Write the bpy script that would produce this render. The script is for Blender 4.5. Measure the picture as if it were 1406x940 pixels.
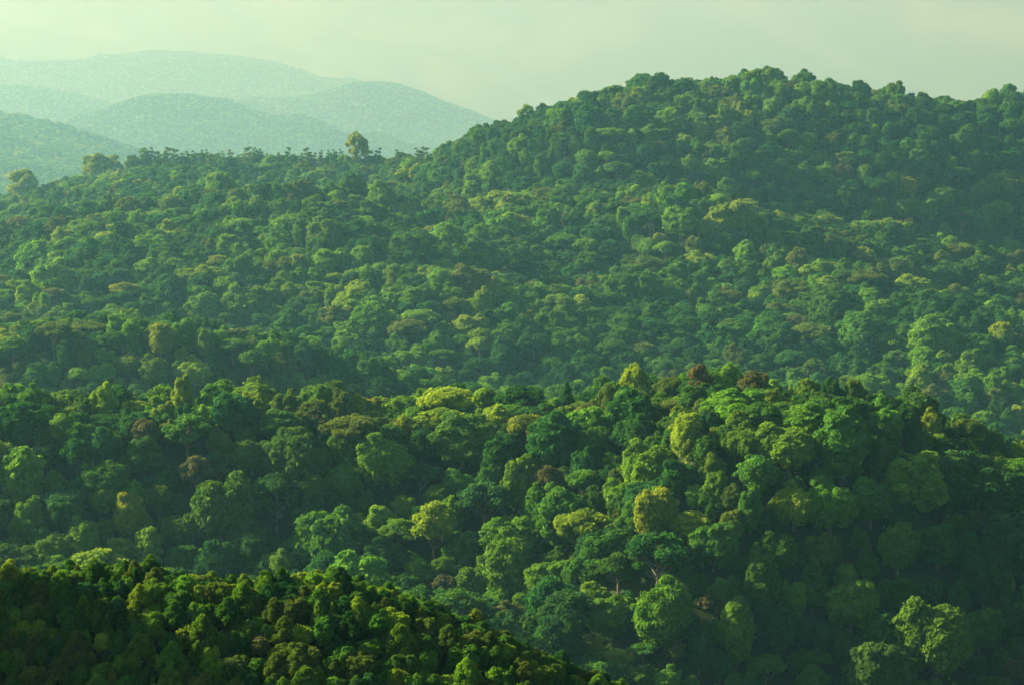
import bpy, math, random
import numpy as np

for o in list(bpy.data.objects):
    bpy.data.objects.remove(o)
S = bpy.context.scene
COL = S.collection
R = math.radians

# ------------------------------------------------------------------ camera
F, PITCH = 3987.0, R(6.72)            # focal length in photo pixels (1406 wide), downward tilt
cam = bpy.data.objects.new('camera', bpy.data.cameras.new('camera'))
COL.objects.link(cam); S.camera = cam
cam.location = (0, 0, 0)
cam.rotation_euler = (R(90) - PITCH, 0, 0)
cam.data.sensor_width = 36
cam.data.lens = 36 * F / 1406
cam.data.clip_start = 1.0
cam.data.clip_end = 150000
CP, SP = math.cos(PITCH), math.sin(PITCH)

# ------------------------------------------------------------------ sky and sun
SUN_EL, SUN_AZ = R(28), R(-70)        # azimuth from the view direction (+Y), negative = left
W = bpy.data.worlds.new('World'); S.world = W; W.use_nodes = True
nt = W.node_tree
sky = nt.nodes.new('ShaderNodeTexSky')
sky.sky_type = 'NISHITA'; sky.sun_disc = False
sky.sun_elevation = SUN_EL; sky.sun_rotation = SUN_AZ
sky.air_density = 1.0; sky.dust_density = 2.0; sky.ozone_density = 1.0
bg = nt.nodes['Background']; bg.inputs['Strength'].default_value = 0.05
nt.links.new(sky.outputs['Color'], bg.inputs['Color'])

sd = bpy.data.lights.new('sun', 'SUN'); sd.energy = 5.0; sd.angle = R(0.6); sd.color = (1.0, 0.89, 0.58)
sun = bpy.data.objects.new('sun', sd); COL.objects.link(sun)
sun.location = (-400, 200, 500)
# direction towards the sun: (sin az * cos el, cos az * cos el, sin el)
sun.rotation_euler = (R(90) - SUN_EL, 0, math.pi - SUN_AZ)

S.view_settings.view_transform = 'Standard'
S.view_settings.look = 'None'
S.view_settings.gamma = 1.0
S.view_settings.use_curve_mapping = False
S.view_settings.exposure = 1.65

S.render.engine = 'CYCLES'
cy = S.cycles
cy.use_denoising = True
cy.max_bounces = 6; cy.diffuse_bounces = 3; cy.glossy_bounces = 1
cy.transmission_bounces = 3; cy.volume_bounces = 2; cy.transparent_max_bounces = 4
cy.sample_clamp_indirect = 4.0
cy.use_adaptive_sampling = True; cy.adaptive_threshold = 0.006

HAZE_DENSITY = 1.05e-4
HAZE_COLOR = (0.168, 0.42, 0.52)
HAZE_G = 0.55

# ------------------------------------------------------------------ helpers
def interp(u, pts):
    p = np.array(pts, float)
    return np.interp(u, p[:, 0], p[:, 1])

def smooth1d(a, n):
    k = np.hanning(n + 2)[1:-1]; k /= k.sum()
    return np.convolve(np.pad(a, n // 2, mode='edge'), k, mode='valid')

def z_of(Y, d):
    """height of a point seen on photo row Y at horizontal depth d"""
    q = (470 - Y) / F
    s = d / (CP + q * SP)
    return s * (-SP + q * CP)

def project(x, y, z):
    fw = y * CP - z * SP
    up = y * SP + z * CP
    return 703 + F * x / fw, 470 - F * up / fw, fw

_hr = np.random.RandomState(5)
_perm = _hr.rand(256, 256)
def noise2(x, y):
    xi = np.floor(x).astype(int); yi = np.floor(y).astype(int)
    fx = x - xi; fy = y - yi
    fx = fx * fx * (3 - 2 * fx); fy = fy * fy * (3 - 2 * fy)
    a = _perm[xi % 256, yi % 256]; b = _perm[(xi + 1) % 256, yi % 256]
    c = _perm[xi % 256, (yi + 1) % 256]; d = _perm[(xi + 1) % 256, (yi + 1) % 256]
    return (a + (b - a) * fx) * (1 - fy) + (c + (d - c) * fx) * fy - 0.5

def fbm(x, y, n=3):
    s, a = 0, 1.0
    for k in range(n):
        s = s + a * noise2(x * 2 ** k + 17.3 * k, y * 2 ** k + 9.1 * k); a *= 0.5
    return s

def ridged(x, y):
    """sharp-backed ridges with gullies between, around zero"""
    return (0.62 - 2.2 * np.abs(noise2(x, y))) * 0.5 + 0.5 * (0.3 - 1.1 * np.abs(noise2(x * 2.1 + 5, y * 2.1 + 2))) - 0.12

# ------------------------------------------------------------------ terrain: the lie of the land
US = np.arange(-1400, 2801, 10.0)          # bearing, in photo columns
def L(pts): return smooth1d(interp(US, pts), 7)
const = lambda v: np.full_like(US, float(v))
side = lambda a, b, u0=600, u1=900: L([(-1400, a), (u0, a), (u1, b), (2800, b)])

knots = []                                  # (depth per bearing, ground height per bearing)
def far_of(d):
    """the hills behind the valley stand further off: depths past 950 m are stretched"""
    d = np.asarray(d, float)
    return np.where((d > 950) & (d < 2100), 950 + (d - 950) * 2.5, d)
def knot(d, z): knots.append((d, z))
def knotY(d, pts, h):
    st = far_of(d)
    knot(st, z_of(L(pts), st) - h * st / d)

knot(const(0), const(-1.8)); knot(const(40), const(-12)); knot(const(115), const(-34))
nearY = L([(-1400, 830), (-300, 775), (0, 767), (100, 767), (200, 762), (300, 772), (400, 775), (480, 775), (540, 793),
           (600, 813), (680, 843), (740, 872), (800, 901), (860, 931), (960, 988), (1100, 1080), (1400, 1200), (2800, 1300)])
dn = const(230)
knot(const(211), z_of(np.maximum(1060, nearY + 110), const(211)))
knot(dn, z_of(nearY, dn) - 2.8)
knot(const(242), z_of(nearY + 45, const(242)) - 2.3)
knot(const(400), side(-108, -130, 600, 850))
knot(const(540), side(-152, -182, 600, 850))
d6 = side(755, 665); knotY(d6, [(-1400, 800), (0, 795), (500, 790), (600, 810), (700, 880), (860, 960), (950, 1000), (2800, 1010)], 11)
d7 = side(793, 722); knotY(d7, [(-1400, 690), (0, 690), (400, 690), (600, 705), (750, 765), (860, 775), (930, 760), (1000, 725), (1100, 710), (1200, 725), (1300, 750), (1406, 785), (2800, 840)], 11)
d8 = L([(-1400, 830), (500, 825), (850, 835), (950, 800), (1050, 772), (1200, 770), (1400, 775), (2800, 780)])
H8 = 12
knotY(d8, [(-1400, 530), (0, 535), (100, 540), (250, 532), (400, 545), (500, 550), (600, 548), (660, 548), (770, 548), (850, 540), (920, 528), (970, 512), (1020, 512),
           (1100, 520), (1150, 520), (1200, 535), (1260, 562), (1320, 582), (1406, 612), (1600, 660), (2800, 700)], H8)
knot(d8 + 35, knots[-1][1] - 6)
knot(const(950), const(-158))
knotY(const(1110), [(-1400, 560), (0, 550), (400, 560), (700, 570), (900, 580), (1400, 625), (2800, 650)], 12)
knotY(const(1125), [(-1400, 500), (-300, 480), (0, 466), (60, 448), (150, 441), (250, 446), (350, 456), (450, 478), (520, 500), (600, 524), (680, 545), (800, 556),
                    (900, 556), (1000, 565), (1200, 588), (1400, 612), (2800, 650)], 11)
knot(const(0) + far_of(1125) + 65, knots[-1][1] - 9)
knotY(const(1270), [(-1400, 500), (0, 488), (150, 475), (350, 482), (520, 492), (680, 503), (800, 515), (900, 512), (1000, 520), (1200, 540), (1400, 565), (2800, 600)], 12)
knotY(const(1400), [(-1400, 380), (0, 375), (300, 370), (500, 395), (700, 420), (850, 402), (950, 382), (1100, 400), (1250, 430), (1406, 470), (2800, 520)], 12)
knotY(const(1440), [(-1400, 320), (0, 322), (200, 312), (400, 322), (560, 335), (700, 345), (850, 310), (950, 284), (1050, 288), (1150, 303), (1250, 337), (1406, 398), (2800, 450)], 11)
knotY(const(1463), [(-1400, 340), (0, 336), (60, 330), (150, 322), (230, 312), (300, 306), (400, 304), (480, 306), (560, 305), (700, 290), (800, 272), (900, 275), (1000, 285), (1150, 302), (1250, 320), (1406, 372), (2800, 420)], 11)
knotY(const(1475), [(-1400, 330), (-300, 330), (0, 312), (60, 297), (150, 284), (230, 267), (300, 256), (400, 252), (480, 257), (560, 275), (620, 276), (700, 274), (800, 262),
                    (900, 268), (1000, 283), (1150, 300), (1250, 312), (1406, 352), (2800, 400)], 11)
knot(const(0) + far_of(1475) + 95, knots[-1][1] - 14)
d16 = side(1690, 1540, 500, 700); knotY(d16, [(-1400, 300), (0, 296), (200, 262), (400, 262), (520, 262), (580, 245), (640, 232), (700, 216), (790, 194), (880, 193), (950, 205), (1050, 222), (1200, 228), (1300, 240), (1406, 262), (2800, 280)], 11)
d17 = side(1960, 1592, 480, 720); knotY(d17, [(-1400, 290), (0, 270), (60, 254), (130, 236), (200, 228), (300, 226), (400, 226), (480, 226), (560, 222), (620, 212), (660, 186), (700, 166), (780, 137), (830, 120), (900, 110),
            (1020, 102), (1100, 108), (1150, 119), (1220, 130), (1330, 139), (1406, 124), (1500, 112), (2800, 140)], 11)
knot(far_of(d17) + 150, knots[-1][1] - 20)
knot(const(4900), const(-480))
knotY(const(12150), [(-1400, 140), (-400, 150), (0, 167), (100, 189), (200, 217), (300, 252), (500, 300), (700, 320), (2800, 320)], 14)
knot(const(13770), const(-961))
knotY(const(15795), [(-1400, 260), (-400, 235), (0, 207), (60, 184), (120, 157), (200, 130), (260, 132), (330, 148), (400, 167), (480, 185), (600, 212), (720, 242), (900, 280), (2800, 300)], 14)
knot(const(17617), const(-1215))
knotY(const(19845), [(-1400, 90), (-300, 100), (0, 119), (60, 127), (120, 142), (200, 160), (300, 150), (400, 141), (440, 127), (500, 103), (560, 120), (600, 135), (680, 162), (760, 187), (900, 230), (2800, 260)], 14)
knot(const(22072), const(-1296))
knotY(const(25110), [(-1400, 40), (-400, 62), (0, 78), (150, 75), (330, 77), (400, 90), (470, 112), (540, 132), (620, 157), (700, 187), (900, 220), (2800, 230)], 14)
knot(const(27000), const(-1560))
knotY(const(28600), [(-1400, 172), (2800, 170)], 0)
knotY(const(31800), [(-1400, 75), (600, 80), (1000, 70), (2800, 60)], 0)
knotY(const(38400), [(-1400, -24), (600, -26), (2800, -28)], 0)
knot(const(43200), const(190)); knot(const(48000), const(100))

CRESTS = [(d8, 50), (far_of(const(1125)), 70), (far_of(const(1475)), 140), (far_of(d17), 200)]
KD = np.array([k[0] for k in knots]); KZ = np.array([k[1] for k in knots])       # (n, nu)

DS = np.unique(np.concatenate([np.arange(0, 200, 10), np.arange(200, 260, 3), np.arange(260, 560, 10), np.arange(560, 3900, 8), np.arange(3900, 5000, 60),
                               np.arange(5000, 28000, 120), np.arange(28000, 48001, 250)])).astype(float)

def pchip(xk, yk, x):
    h = np.diff(xk); dl = np.diff(yk) / h
    m = np.zeros_like(yk)
    same = (dl[:-1] * dl[1:]) > 0
    w1 = 2 * h[1:] + h[:-1]; w2 = h[1:] + 2 * h[:-1]
    with np.errstate(divide='ignore', invalid='ignore'):
        hm = (w1 + w2) / (w1 / dl[:-1] + w2 / dl[1:])
    m[1:-1] = np.where(same, hm, 0)
    m[0] = dl[0]; m[-1] = dl[-1]
    i = np.clip(np.searchsorted(xk, x) - 1, 0, len(h) - 1)
    t = (x - xk[i]) / h[i]
    return ((1 + 2 * t) * (1 - t) ** 2 * yk[i] + t * (1 - t) ** 2 * h[i] * m[i]
            + t * t * (3 - 2 * t) * yk[i + 1] + t * t * (t - 1) * h[i] * m[i + 1])

ZT = np.stack([pchip(KD[:, j], KZ[:, j], DS) for j in range(len(US))], 0)         # (nu, nd)

def t_of(x, y): return 703 + x / np.maximum(y, 1e-3) * F * CP
def x_of(t, d): return (t - 703) / (F * CP) * d

# spurs running down the flanks: list of (bearing, depth) points, height, half-width in metres
SPURS = [
    ([(1010, 750), (950, 738), (880, 726), (800, 705), (690, 680)], 20, 22),
    ([(1150, 738), (1060, 718), (960, 690)], 14, 18),
    ([(1320, 738), (1290, 718), (1270, 690)], 9, 16),
    ([(-780, 236), (-570, 231)], 36, 13),  # unseen shoulder left of the view, added to shade the near hill's front
    ([(60, 800), (20, 740), (-40, 700)], 5, 22),
    ([(560, 800), (520, 740), (480, 700)], 6, 28),
    ([(640, 2700), (760, 2528), (860, 2371), (900, 2200)], 34, 70),
    ([(980, 2121), (1130, 2068), (1290, 1936), (1420, 1805)], 36, 70),
    ([(200, 2265), (170, 2068), (120, 1897)], 32, 75),
    ([(1080, 2480), (1000, 2360), (930, 2260)], 24, 50), ([(1250, 2470), (1200, 2380), (1170, 2290)], 22, 45),
    ([(330, 2225), (390, 2080), (440, 1960)], 24, 50), ([(750, 2330), (700, 2200), (690, 2060)], 26, 55),
    ([(470, 2239), (520, 2042), (600, 1897)], 32, 75),
]
def seg_dist(x, y, pts):
    best = np.full(np.shape(x), 1e9)
    for (t0, d0), (t1, d1) in zip(pts[:-1], pts[1:]):
        ax, ay, bx, by = x_of(t0, d0), d0, x_of(t1, d1), d1
        dx, dy = bx - ax, by - ay
        s = np.clip(((x - ax) * dx + (y - ay) * dy) / (dx * dx + dy * dy), 0, 1)
        best = np.minimum(best, np.hypot(x - ax - s * dx, y - ay - s * dy))
    return best

def height(x, y, relief=True):
    x = np.asarray(x, float); y = np.asarray(y, float)
    t = np.clip(t_of(x, y), US[0], US[-1] - 1e-3)
    d = np.clip(y, 0, DS[-1] - 1e-3)
    i = np.clip(((t - US[0]) / 10).astype(int), 0, len(US) - 2); ft = (t - US[0]) / 10 - i
    j = np.clip(np.searchsorted(DS, d, side='right') - 1, 0, len(DS) - 2); fd = (d - DS[j]) / (DS[j + 1] - DS[j])
    z = (ZT[i, j] * (1 - ft) + ZT[i + 1, j] * ft) * (1 - fd) + (ZT[i, j + 1] * (1 - ft) + ZT[i + 1, j + 1] * ft) * fd
    if not relief: return z
    sm = lambda a, b: np.clip((d - a) / (b - a), 0, 1)
    a1 = sm(200, 215) * (1 - sm(245, 300)); a2 = sm(560, 640) * (1 - sm(900, 980)); a3 = sm(1000, 1150) * (1 - sm(3700, 4300))
    a4 = sm(6500, 10500) * (1 - sm(26000, 28000)); a5 = sm(27000, 30000) * (1 - sm(35500, 38400))
    cr = np.ones_like(d)
    for (dc, w) in CRESTS:
        cr = np.minimum(cr, 0.12 + np.clip((np.abs(d - np.interp(t, US, dc)) - 0.15 * w) / w, 0, 1))
    a2 = a2 * np.minimum(cr, 1); a3 = a3 * np.minimum(cr, 1)
    z = z + a1 * 1.0 * fbm(x / 8, y / 8) + a2 * 12 * fbm(x / 85 + 3, y / 75) + a3 * 42 * fbm(x / 300 + 7, y / 280)
    z = z + a4 * (190 * ridged(x / 1100 + y / 2600, y / 1500) + 60 * ridged(x / 420 + 3, y / 640 + 8)) + a5 * 900 * ridged(x / 3000 + 0.5 * y / 3000, y / 8000)
    for pts, h, w in SPURS:
        z = z + np.where((d > 560) & (d < 3900), np.clip((cr - 0.12) * 0.9, 0, 1), 1) * h * np.exp(-(seg_dist(x, y, pts) / w) ** 2)
    return z

# ------------------------------------------------------------------ materials
def new_mat(name):
    m = bpy.data.materials.new(name); m.use_nodes = True
    m.node_tree.nodes.clear()
    return m, m.node_tree.nodes, m.node_tree.links

def foliage_material():
    m, N, Lk = new_mat('foliage')
    out = N.new('ShaderNodeOutputMaterial')
    at = N.new('ShaderNodeAttribute'); at.attribute_type = 'INSTANCER'; at.attribute_name = 'tint'
    lv = N.new('ShaderNodeAttribute'); lv.attribute_type = 'GEOMETRY'; lv.attribute_name = 'leaf_age'
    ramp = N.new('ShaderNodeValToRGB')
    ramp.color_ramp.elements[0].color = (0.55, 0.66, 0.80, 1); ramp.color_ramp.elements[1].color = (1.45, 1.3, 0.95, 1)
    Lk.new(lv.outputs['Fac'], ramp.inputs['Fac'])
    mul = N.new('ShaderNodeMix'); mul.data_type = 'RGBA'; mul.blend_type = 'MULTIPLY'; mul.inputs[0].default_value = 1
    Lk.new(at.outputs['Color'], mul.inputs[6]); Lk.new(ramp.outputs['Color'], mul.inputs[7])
    df = N.new('ShaderNodeBsdfDiffuse'); tr = N.new('ShaderNodeBsdfTranslucent')
    yel = N.new('ShaderNodeMix'); yel.data_type = 'RGBA'; yel.blend_type = 'MULTIPLY'; yel.inputs[0].default_value = 1
    yel.inputs[7].default_value = (0.95, 0.85, 0.35, 1)
    Lk.new(mul.outputs[2], yel.inputs[6])
    Lk.new(mul.outputs[2], df.inputs['Color']); Lk.new(yel.outputs[2], tr.inputs['Color'])
    mx = N.new('ShaderNodeAddShader')          # a leaf reflects about as much as it lets through
    Lk.new(df.outputs[0], mx.inputs[0]); Lk.new(tr.outputs[0], mx.inputs[1])
    Lk.new(mx.outputs[0], out.inputs['Surface'])
    return m

def simple_material(name, c1, c2, scale, rough=0.9):
    m, N, Lk = new_mat(name)
    out = N.new('ShaderNodeOutputMaterial'); bs = N.new('ShaderNodeBsdfPrincipled')
    tc = N.new('ShaderNodeTexCoord'); nz = N.new('ShaderNodeTexNoise'); nz.inputs['Scale'].default_value = scale
    nz.inputs['Detail'].default_value = 6
    rp = N.new('ShaderNodeValToRGB'); rp.color_ramp.elements[0].color = (*c1, 1); rp.color_ramp.elements[1].color = (*c2, 1)
    rp.color_ramp.elements[0].position = 0.35; rp.color_ramp.elements[1].position = 0.65
    Lk.new(tc.outputs['Object'], nz.inputs['Vector']); Lk.new(nz.outputs['Fac'], rp.inputs['Fac'])
    Lk.new(rp.outputs['Color'], bs.inputs['Base Color']); bs.inputs['Roughness'].default_value = rough; bs.inputs['Specular IOR Level'].default_value = 0.0
    Lk.new(bs.outputs[0], out.inputs['Surface'])
    return m

M_LEAF = foliage_material()
M_BARK = simple_material('bark', (0.09, 0.078, 0.06), (0.24, 0.21, 0.17), 2.0)
M_GROUND = simple_material('forest_floor', (0.018, 0.035, 0.012), (0.035, 0.055, 0.018), 0.08)

def paint_ridge_light(m):
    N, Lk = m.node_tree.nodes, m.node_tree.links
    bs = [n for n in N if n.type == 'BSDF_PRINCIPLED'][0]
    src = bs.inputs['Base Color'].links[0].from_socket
    at = N.new('ShaderNodeAttribute'); at.attribute_type = 'GEOMETRY'; at.attribute_name = 'bare'  # mask of the sun streaks painted on the far ridges
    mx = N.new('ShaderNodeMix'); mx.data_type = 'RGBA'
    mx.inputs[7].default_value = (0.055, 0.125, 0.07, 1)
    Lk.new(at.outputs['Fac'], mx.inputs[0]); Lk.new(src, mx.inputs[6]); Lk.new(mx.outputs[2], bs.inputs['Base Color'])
paint_ridge_light(M_GROUND)

# ------------------------------------------------------------------ ground mesh
def build_ground():
    ts = np.unique(np.concatenate([np.arange(-1400, -400, 100), np.arange(-400, 1820, 12), np.arange(1820, 2801, 100)])).astype(float)
    ds = np.unique(np.concatenate([np.arange(0, 200, 20), np.arange(200, 260, 4), np.arange(260, 560, 15), np.arange(560, 3900, 14), np.arange(3900, 5000, 100),
                                   np.arange(5000, 28000, 140), np.arange(28000, 48001, 220)])).astype(float)
    T, D = np.meshgrid(ts, ds)
    X = x_of(T, np.maximum(D, 30)); Y = D.copy()
    X = np.where(np.abs(T - 703) > 1200, X * 2.6, X)
    Z = height(x_of(T, np.maximum(D, 30)), np.maximum(D, 0.0))
    Z[D <= 0] = -1.8
    # rows behind the viewpoint
    xr = X[:1] * 1.0
    back = [(-40, -2.2), (-200, -20), (-600, -60)]
    for yb, zb in back:
        X = np.vstack([xr * (1 + abs(yb) / 20), X]); Y = np.vstack([np.full_like(xr, yb), Y]); Z = np.vstack([np.full_like(xr, zb), Z])
    nr, nc = X.shape
    v = np.stack([X, Y, Z], -1).reshape(-1, 3)
    idx = np.arange(nr * nc).reshape(nr, nc)
    f = np.stack([idx[:-1, :-1], idx[:-1, 1:], idx[1:, 1:], idx[1:, :-1]], -1).reshape(-1, 4)
    me = make_mesh('ground', v, f, [M_GROUND], smooth=True)
    # sunlit streaks painted into the ground colour along the far mountain's ridges
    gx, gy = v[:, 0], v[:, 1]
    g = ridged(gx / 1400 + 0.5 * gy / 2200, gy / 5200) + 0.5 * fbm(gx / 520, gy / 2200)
    bare = np.clip((g - 0.02) * 3.2, 0, 1) * np.clip((gy - 27500) / 1500, 0, 1)  # strength of the painted sun streaks, far mountain only
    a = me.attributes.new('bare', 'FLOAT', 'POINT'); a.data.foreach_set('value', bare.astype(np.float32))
    o = bpy.data.objects.new('ground', me); COL.objects.link(o); o['kind'] = 'structure'
    return o

def make_mesh(name, v, f, mats, smooth=False, mat_idx=None, leaf_age=None):
    me = bpy.data.meshes.new(name)
    v = np.asarray(v, np.float32)
    if isinstance(f, (list, tuple)):
        faces = f
    else:
        faces = [f]
    loops = np.concatenate([a.reshape(-1) for a in faces]).astype(np.int32)
    tot = np.concatenate([np.full(len(a), a.shape[1]) for a in faces]).astype(np.int32)
    start = np.concatenate([[0], np.cumsum(tot)[:-1]]).astype(np.int32)
    me.vertices.add(len(v)); me.vertices.foreach_set('co', v.reshape(-1))
    me.loops.add(len(loops)); me.loops.foreach_set('vertex_index', loops)
    me.polygons.add(len(tot)); me.polygons.foreach_set('loop_start', start); me.polygons.foreach_set('loop_total', tot)
    for m in mats: me.materials.append(m)
    if mat_idx is not None: me.polygons.foreach_set('material_index', np.asarray(mat_idx, np.int32))
    me.polygons.foreach_set('use_smooth', np.full(len(tot), smooth))
    if leaf_age is not None:
        a = me.attributes.new('leaf_age', 'FLOAT', 'POINT'); a.data.foreach_set('value', np.asarray(leaf_age, np.float32))
    me.update(calc_edges=True); me.validate()
    return me

ground = build_ground()

# ------------------------------------------------------------------ haze: one closed box of even air
def build_haze():
    x0, x1, y0, y1, z0, z1 = -80000, 80000, -900, 50000, -1900, 560
    v = [(x, y, z) for x in (x0, x1) for y in (y0, y1) for z in (z0, z1)]
    f = np.array([(0, 1, 3, 2), (4, 6, 7, 5), (0, 4, 5, 1), (2, 3, 7, 6), (0, 2, 6, 4), (1, 5, 7, 3)])
    m, N, Lk = new_mat('haze_air')
    out = N.new('ShaderNodeOutputMaterial'); pv = N.new('ShaderNodeVolumePrincipled')
    pv.inputs['Color'].default_value = (*HAZE_COLOR, 1); pv.inputs['Density'].default_value = HAZE_DENSITY
    pv.inputs['Absorption Color'].default_value = (0.98, 0.48, 0.14, 1)
    pv.inputs['Anisotropy'].default_value = HAZE_G
    Lk.new(pv.outputs[0], out.inputs['Volume'])
    o = bpy.data.objects.new('haze', make_mesh('haze', v, f, [m])); COL.objects.link(o); o['kind'] = 'stuff'
    o['label'] = 'pale morning haze between the hills'; 
build_haze()

# ------------------------------------------------------------------ tree shapes
def icosphere(sub):
    p = (1 + 5 ** 0.5) / 2
    v = [(-1, p, 0), (1, p, 0), (-1, -p, 0), (1, -p, 0), (0, -1, p), (0, 1, p), (0, -1, -p), (0, 1, -p), (p, 0, -1), (p, 0, 1), (-p, 0, -1), (-p, 0, 1)]
    f = [(0, 11, 5), (0, 5, 1), (0, 1, 7), (0, 7, 10), (0, 10, 11), (1, 5, 9), (5, 11, 4), (11, 10, 2), (10, 7, 6), (7, 1, 8),
         (3, 9, 4), (3, 4, 2), (3, 2, 6), (3, 6, 8), (3, 8, 9), (4, 9, 5), (2, 4, 11), (6, 2, 10), (8, 6, 7), (9, 8, 1)]
    v = [np.array(a) / np.linalg.norm(a) for a in v]
    for _ in range(sub):
        mid = {}; nf = []
        def mp(a, b):
            k = (min(a, b), max(a, b))
            if k not in mid:
                m = v[a] + v[b]; v.append(m / np.linalg.norm(m)); mid[k] = len(v) - 1
            return mid[k]
        for a, b, c in f:
            ab, bc, ca = mp(a, b), mp(b, c), mp(c, a)
            nf += [(a, ab, ca), (b, bc, ab), (c, ca, bc), (ab, bc, ca)]
        f = nf
    return np.array(v), np.array(f)
ICO = {0: icosphere(0), 1: icosphere(1)}

def crown_arrays(lobes, n, size, rng, core=0.84, core_sub=1, under=0.45, rough=0.5, elong=1.5):
    """lobes: (m,6) centre + radii.  Leaf sprays over the lobes' surfaces, plus a dense inner mass per lobe."""
    lobes = np.asarray(lobes, float)
    C, Rr = lobes[:, :3], lobes[:, 3:]
    area = (Rr[:, 0] * Rr[:, 1] + Rr[:, 0] * Rr[:, 2] + Rr[:, 1] * Rr[:, 2])
    V, Q, T, A = [], [], [], []
    nv = 0
    tone = 0.13 * rng.normal(size=len(lobes)); got = 0
    while got < n:
        k = int((n - got) * 2.2) + 50
        li = rng.choice(len(lobes), k, p=area / area.sum())
        d = rng.normal(size=(k, 3)); d /= np.linalg.norm(d, axis=1)[:, None]
        keep = (d[:, 2] > -0.25) | (rng.rand(k) < under)
        li, d = li[keep], d[keep]; k = len(li)
        rad = 0.82 + 0.34 * rng.rand(k) ** 1.4 + 0.28 * (rng.rand(k) < 0.07) * rng.rand(k)
        p = C[li] + d * Rr[li] * rad[:, None]
        inside = np.zeros(k, bool)
        for a in range(len(lobes)):
            q = (p - C[a]) / (Rr[a] * 0.86)
            inside |= ((q * q).sum(1) < 1) & (li != a)
        p, d, li, rad = p[~inside], d[~inside], li[~inside], rad[~inside]
        m = min(len(p), n - got); p, d, li, rad = p[:m], d[:m], li[:m], rad[:m]
        nrm = d / Rr[li]; nrm /= np.linalg.norm(nrm, axis=1)[:, None]
        nrm = nrm + rough * rng.normal(size=(m, 3)) * 0.75 + np.array([0, 0, 0.18])
        nrm /= np.linalg.norm(nrm, axis=1)[:, None]
        t = np.cross(nrm, rng.normal(size=(m, 3))); t /= np.linalg.norm(t, axis=1)[:, None]
        b = np.cross(nrm, t)
        s = (size * (0.5 + 0.8 * rng.rand(m) + 0.9 * (rng.rand(m) < 0.12)))[:, None]
        w = s / elong
        q = np.stack([p - t * s, p - b * w + nrm * s * 0.12, p + t * s - nrm * s * 0.2, p + b * w + nrm * s * 0.12], 1)
        V.append(q.reshape(-1, 3)); Q.append(nv + np.arange(4 * m).reshape(-1, 4)); nv += 4 * m
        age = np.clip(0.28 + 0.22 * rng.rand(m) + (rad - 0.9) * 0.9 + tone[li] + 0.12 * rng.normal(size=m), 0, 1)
        A.append(np.repeat(age, 4))
        got += m
    iv, jf = ICO[core_sub]
    for a in range(len(lobes)):
        vv = C[a] + iv * Rr[a] * core * (1 + 0.08 * rng.normal(size=(len(iv), 1)))
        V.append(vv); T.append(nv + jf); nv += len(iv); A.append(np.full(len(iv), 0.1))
    return np.concatenate(V), [np.concatenate(Q), np.concatenate(T)], np.concatenate(A)

def fib_dirs(n, zmin, rng, jitter=0.25):
    i = np.arange(n) + 0.5
    z = 1 - (1 - zmin) * i / n
    ph = i * 2.39996 + rng.rand() * 6.28
    r = np.sqrt(np.maximum(0, 1 - z * z))
    d = np.stack([r * np.cos(ph), r * np.sin(ph), z], 1) + jitter * rng.normal(size=(n, 3))
    return d / np.linalg.norm(d, axis=1)[:, None]

def lobes_dome(rng, Rx, H, z0, n, lr=(0.14, 0.27), zmin=-0.25, tall=1.0, heads=3, spread=0.42):
    """billowing crown: a few overlapping heads, each a body with lobes over its surface; crown spans z0..z0+H, half-width Rx"""
    L_ = []
    ph0 = rng.rand() * 6.28
    for hd in range(heads):
        ph = ph0 + hd * 6.283 / max(heads, 1) + 0.5 * rng.normal()
        off = Rx * spread * rng.uniform(0.7, 1.2) if heads > 1 else 0
        hx = Rx * (0.66 if heads > 1 else 1.0) * rng.uniform(0.85, 1.1); hh = H * rng.uniform(0.78, 1.0)
        cx, cy_, cz = off * math.cos(ph), off * math.sin(ph), z0 + hh * 0.45
        L_.append([cx, cy_, cz, hx * 0.76, hx * 0.76, hh * 0.44])
        for d in fib_dirs(int(n), zmin, rng, 0.3):
            r = hx * rng.uniform(*lr)
            c = np.array([cx, cy_, cz]) + d * np.array([hx * 0.78, hx * 0.78, hh * 0.54 - r * 0.35]) * rng.uniform(0.8, 1.1)
            L_.append([*c, r * rng.uniform(0.9, 1.3), r * rng.uniform(0.9, 1.3), r * rng.uniform(0.6, 0.85) * tall])
    return L_

def tube(points, radii, sides=6):
    P = np.asarray(points, float); V, Fq = [], []
    for k in range(len(P)):
        t = P[min(k + 1, len(P) - 1)] - P[max(k - 1, 0)]; t /= np.linalg.norm(t)
        a = np.cross(t, [0.3, 0.9, 0.1]); a /= np.linalg.norm(a); b = np.cross(t, a)
        for s in range(sides):
            g = 2 * math.pi * s / sides
            V.append(P[k] + radii[k] * (a * math.cos(g) + b * math.sin(g)))
    for k in range(len(P) - 1):
        for s in range(sides):
            Fq.append((k * sides + s, k * sides + (s + 1) % sides, (k + 1) * sides + (s + 1) % sides, (k + 1) * sides + s))
    return np.array(V), np.array(Fq)

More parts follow.
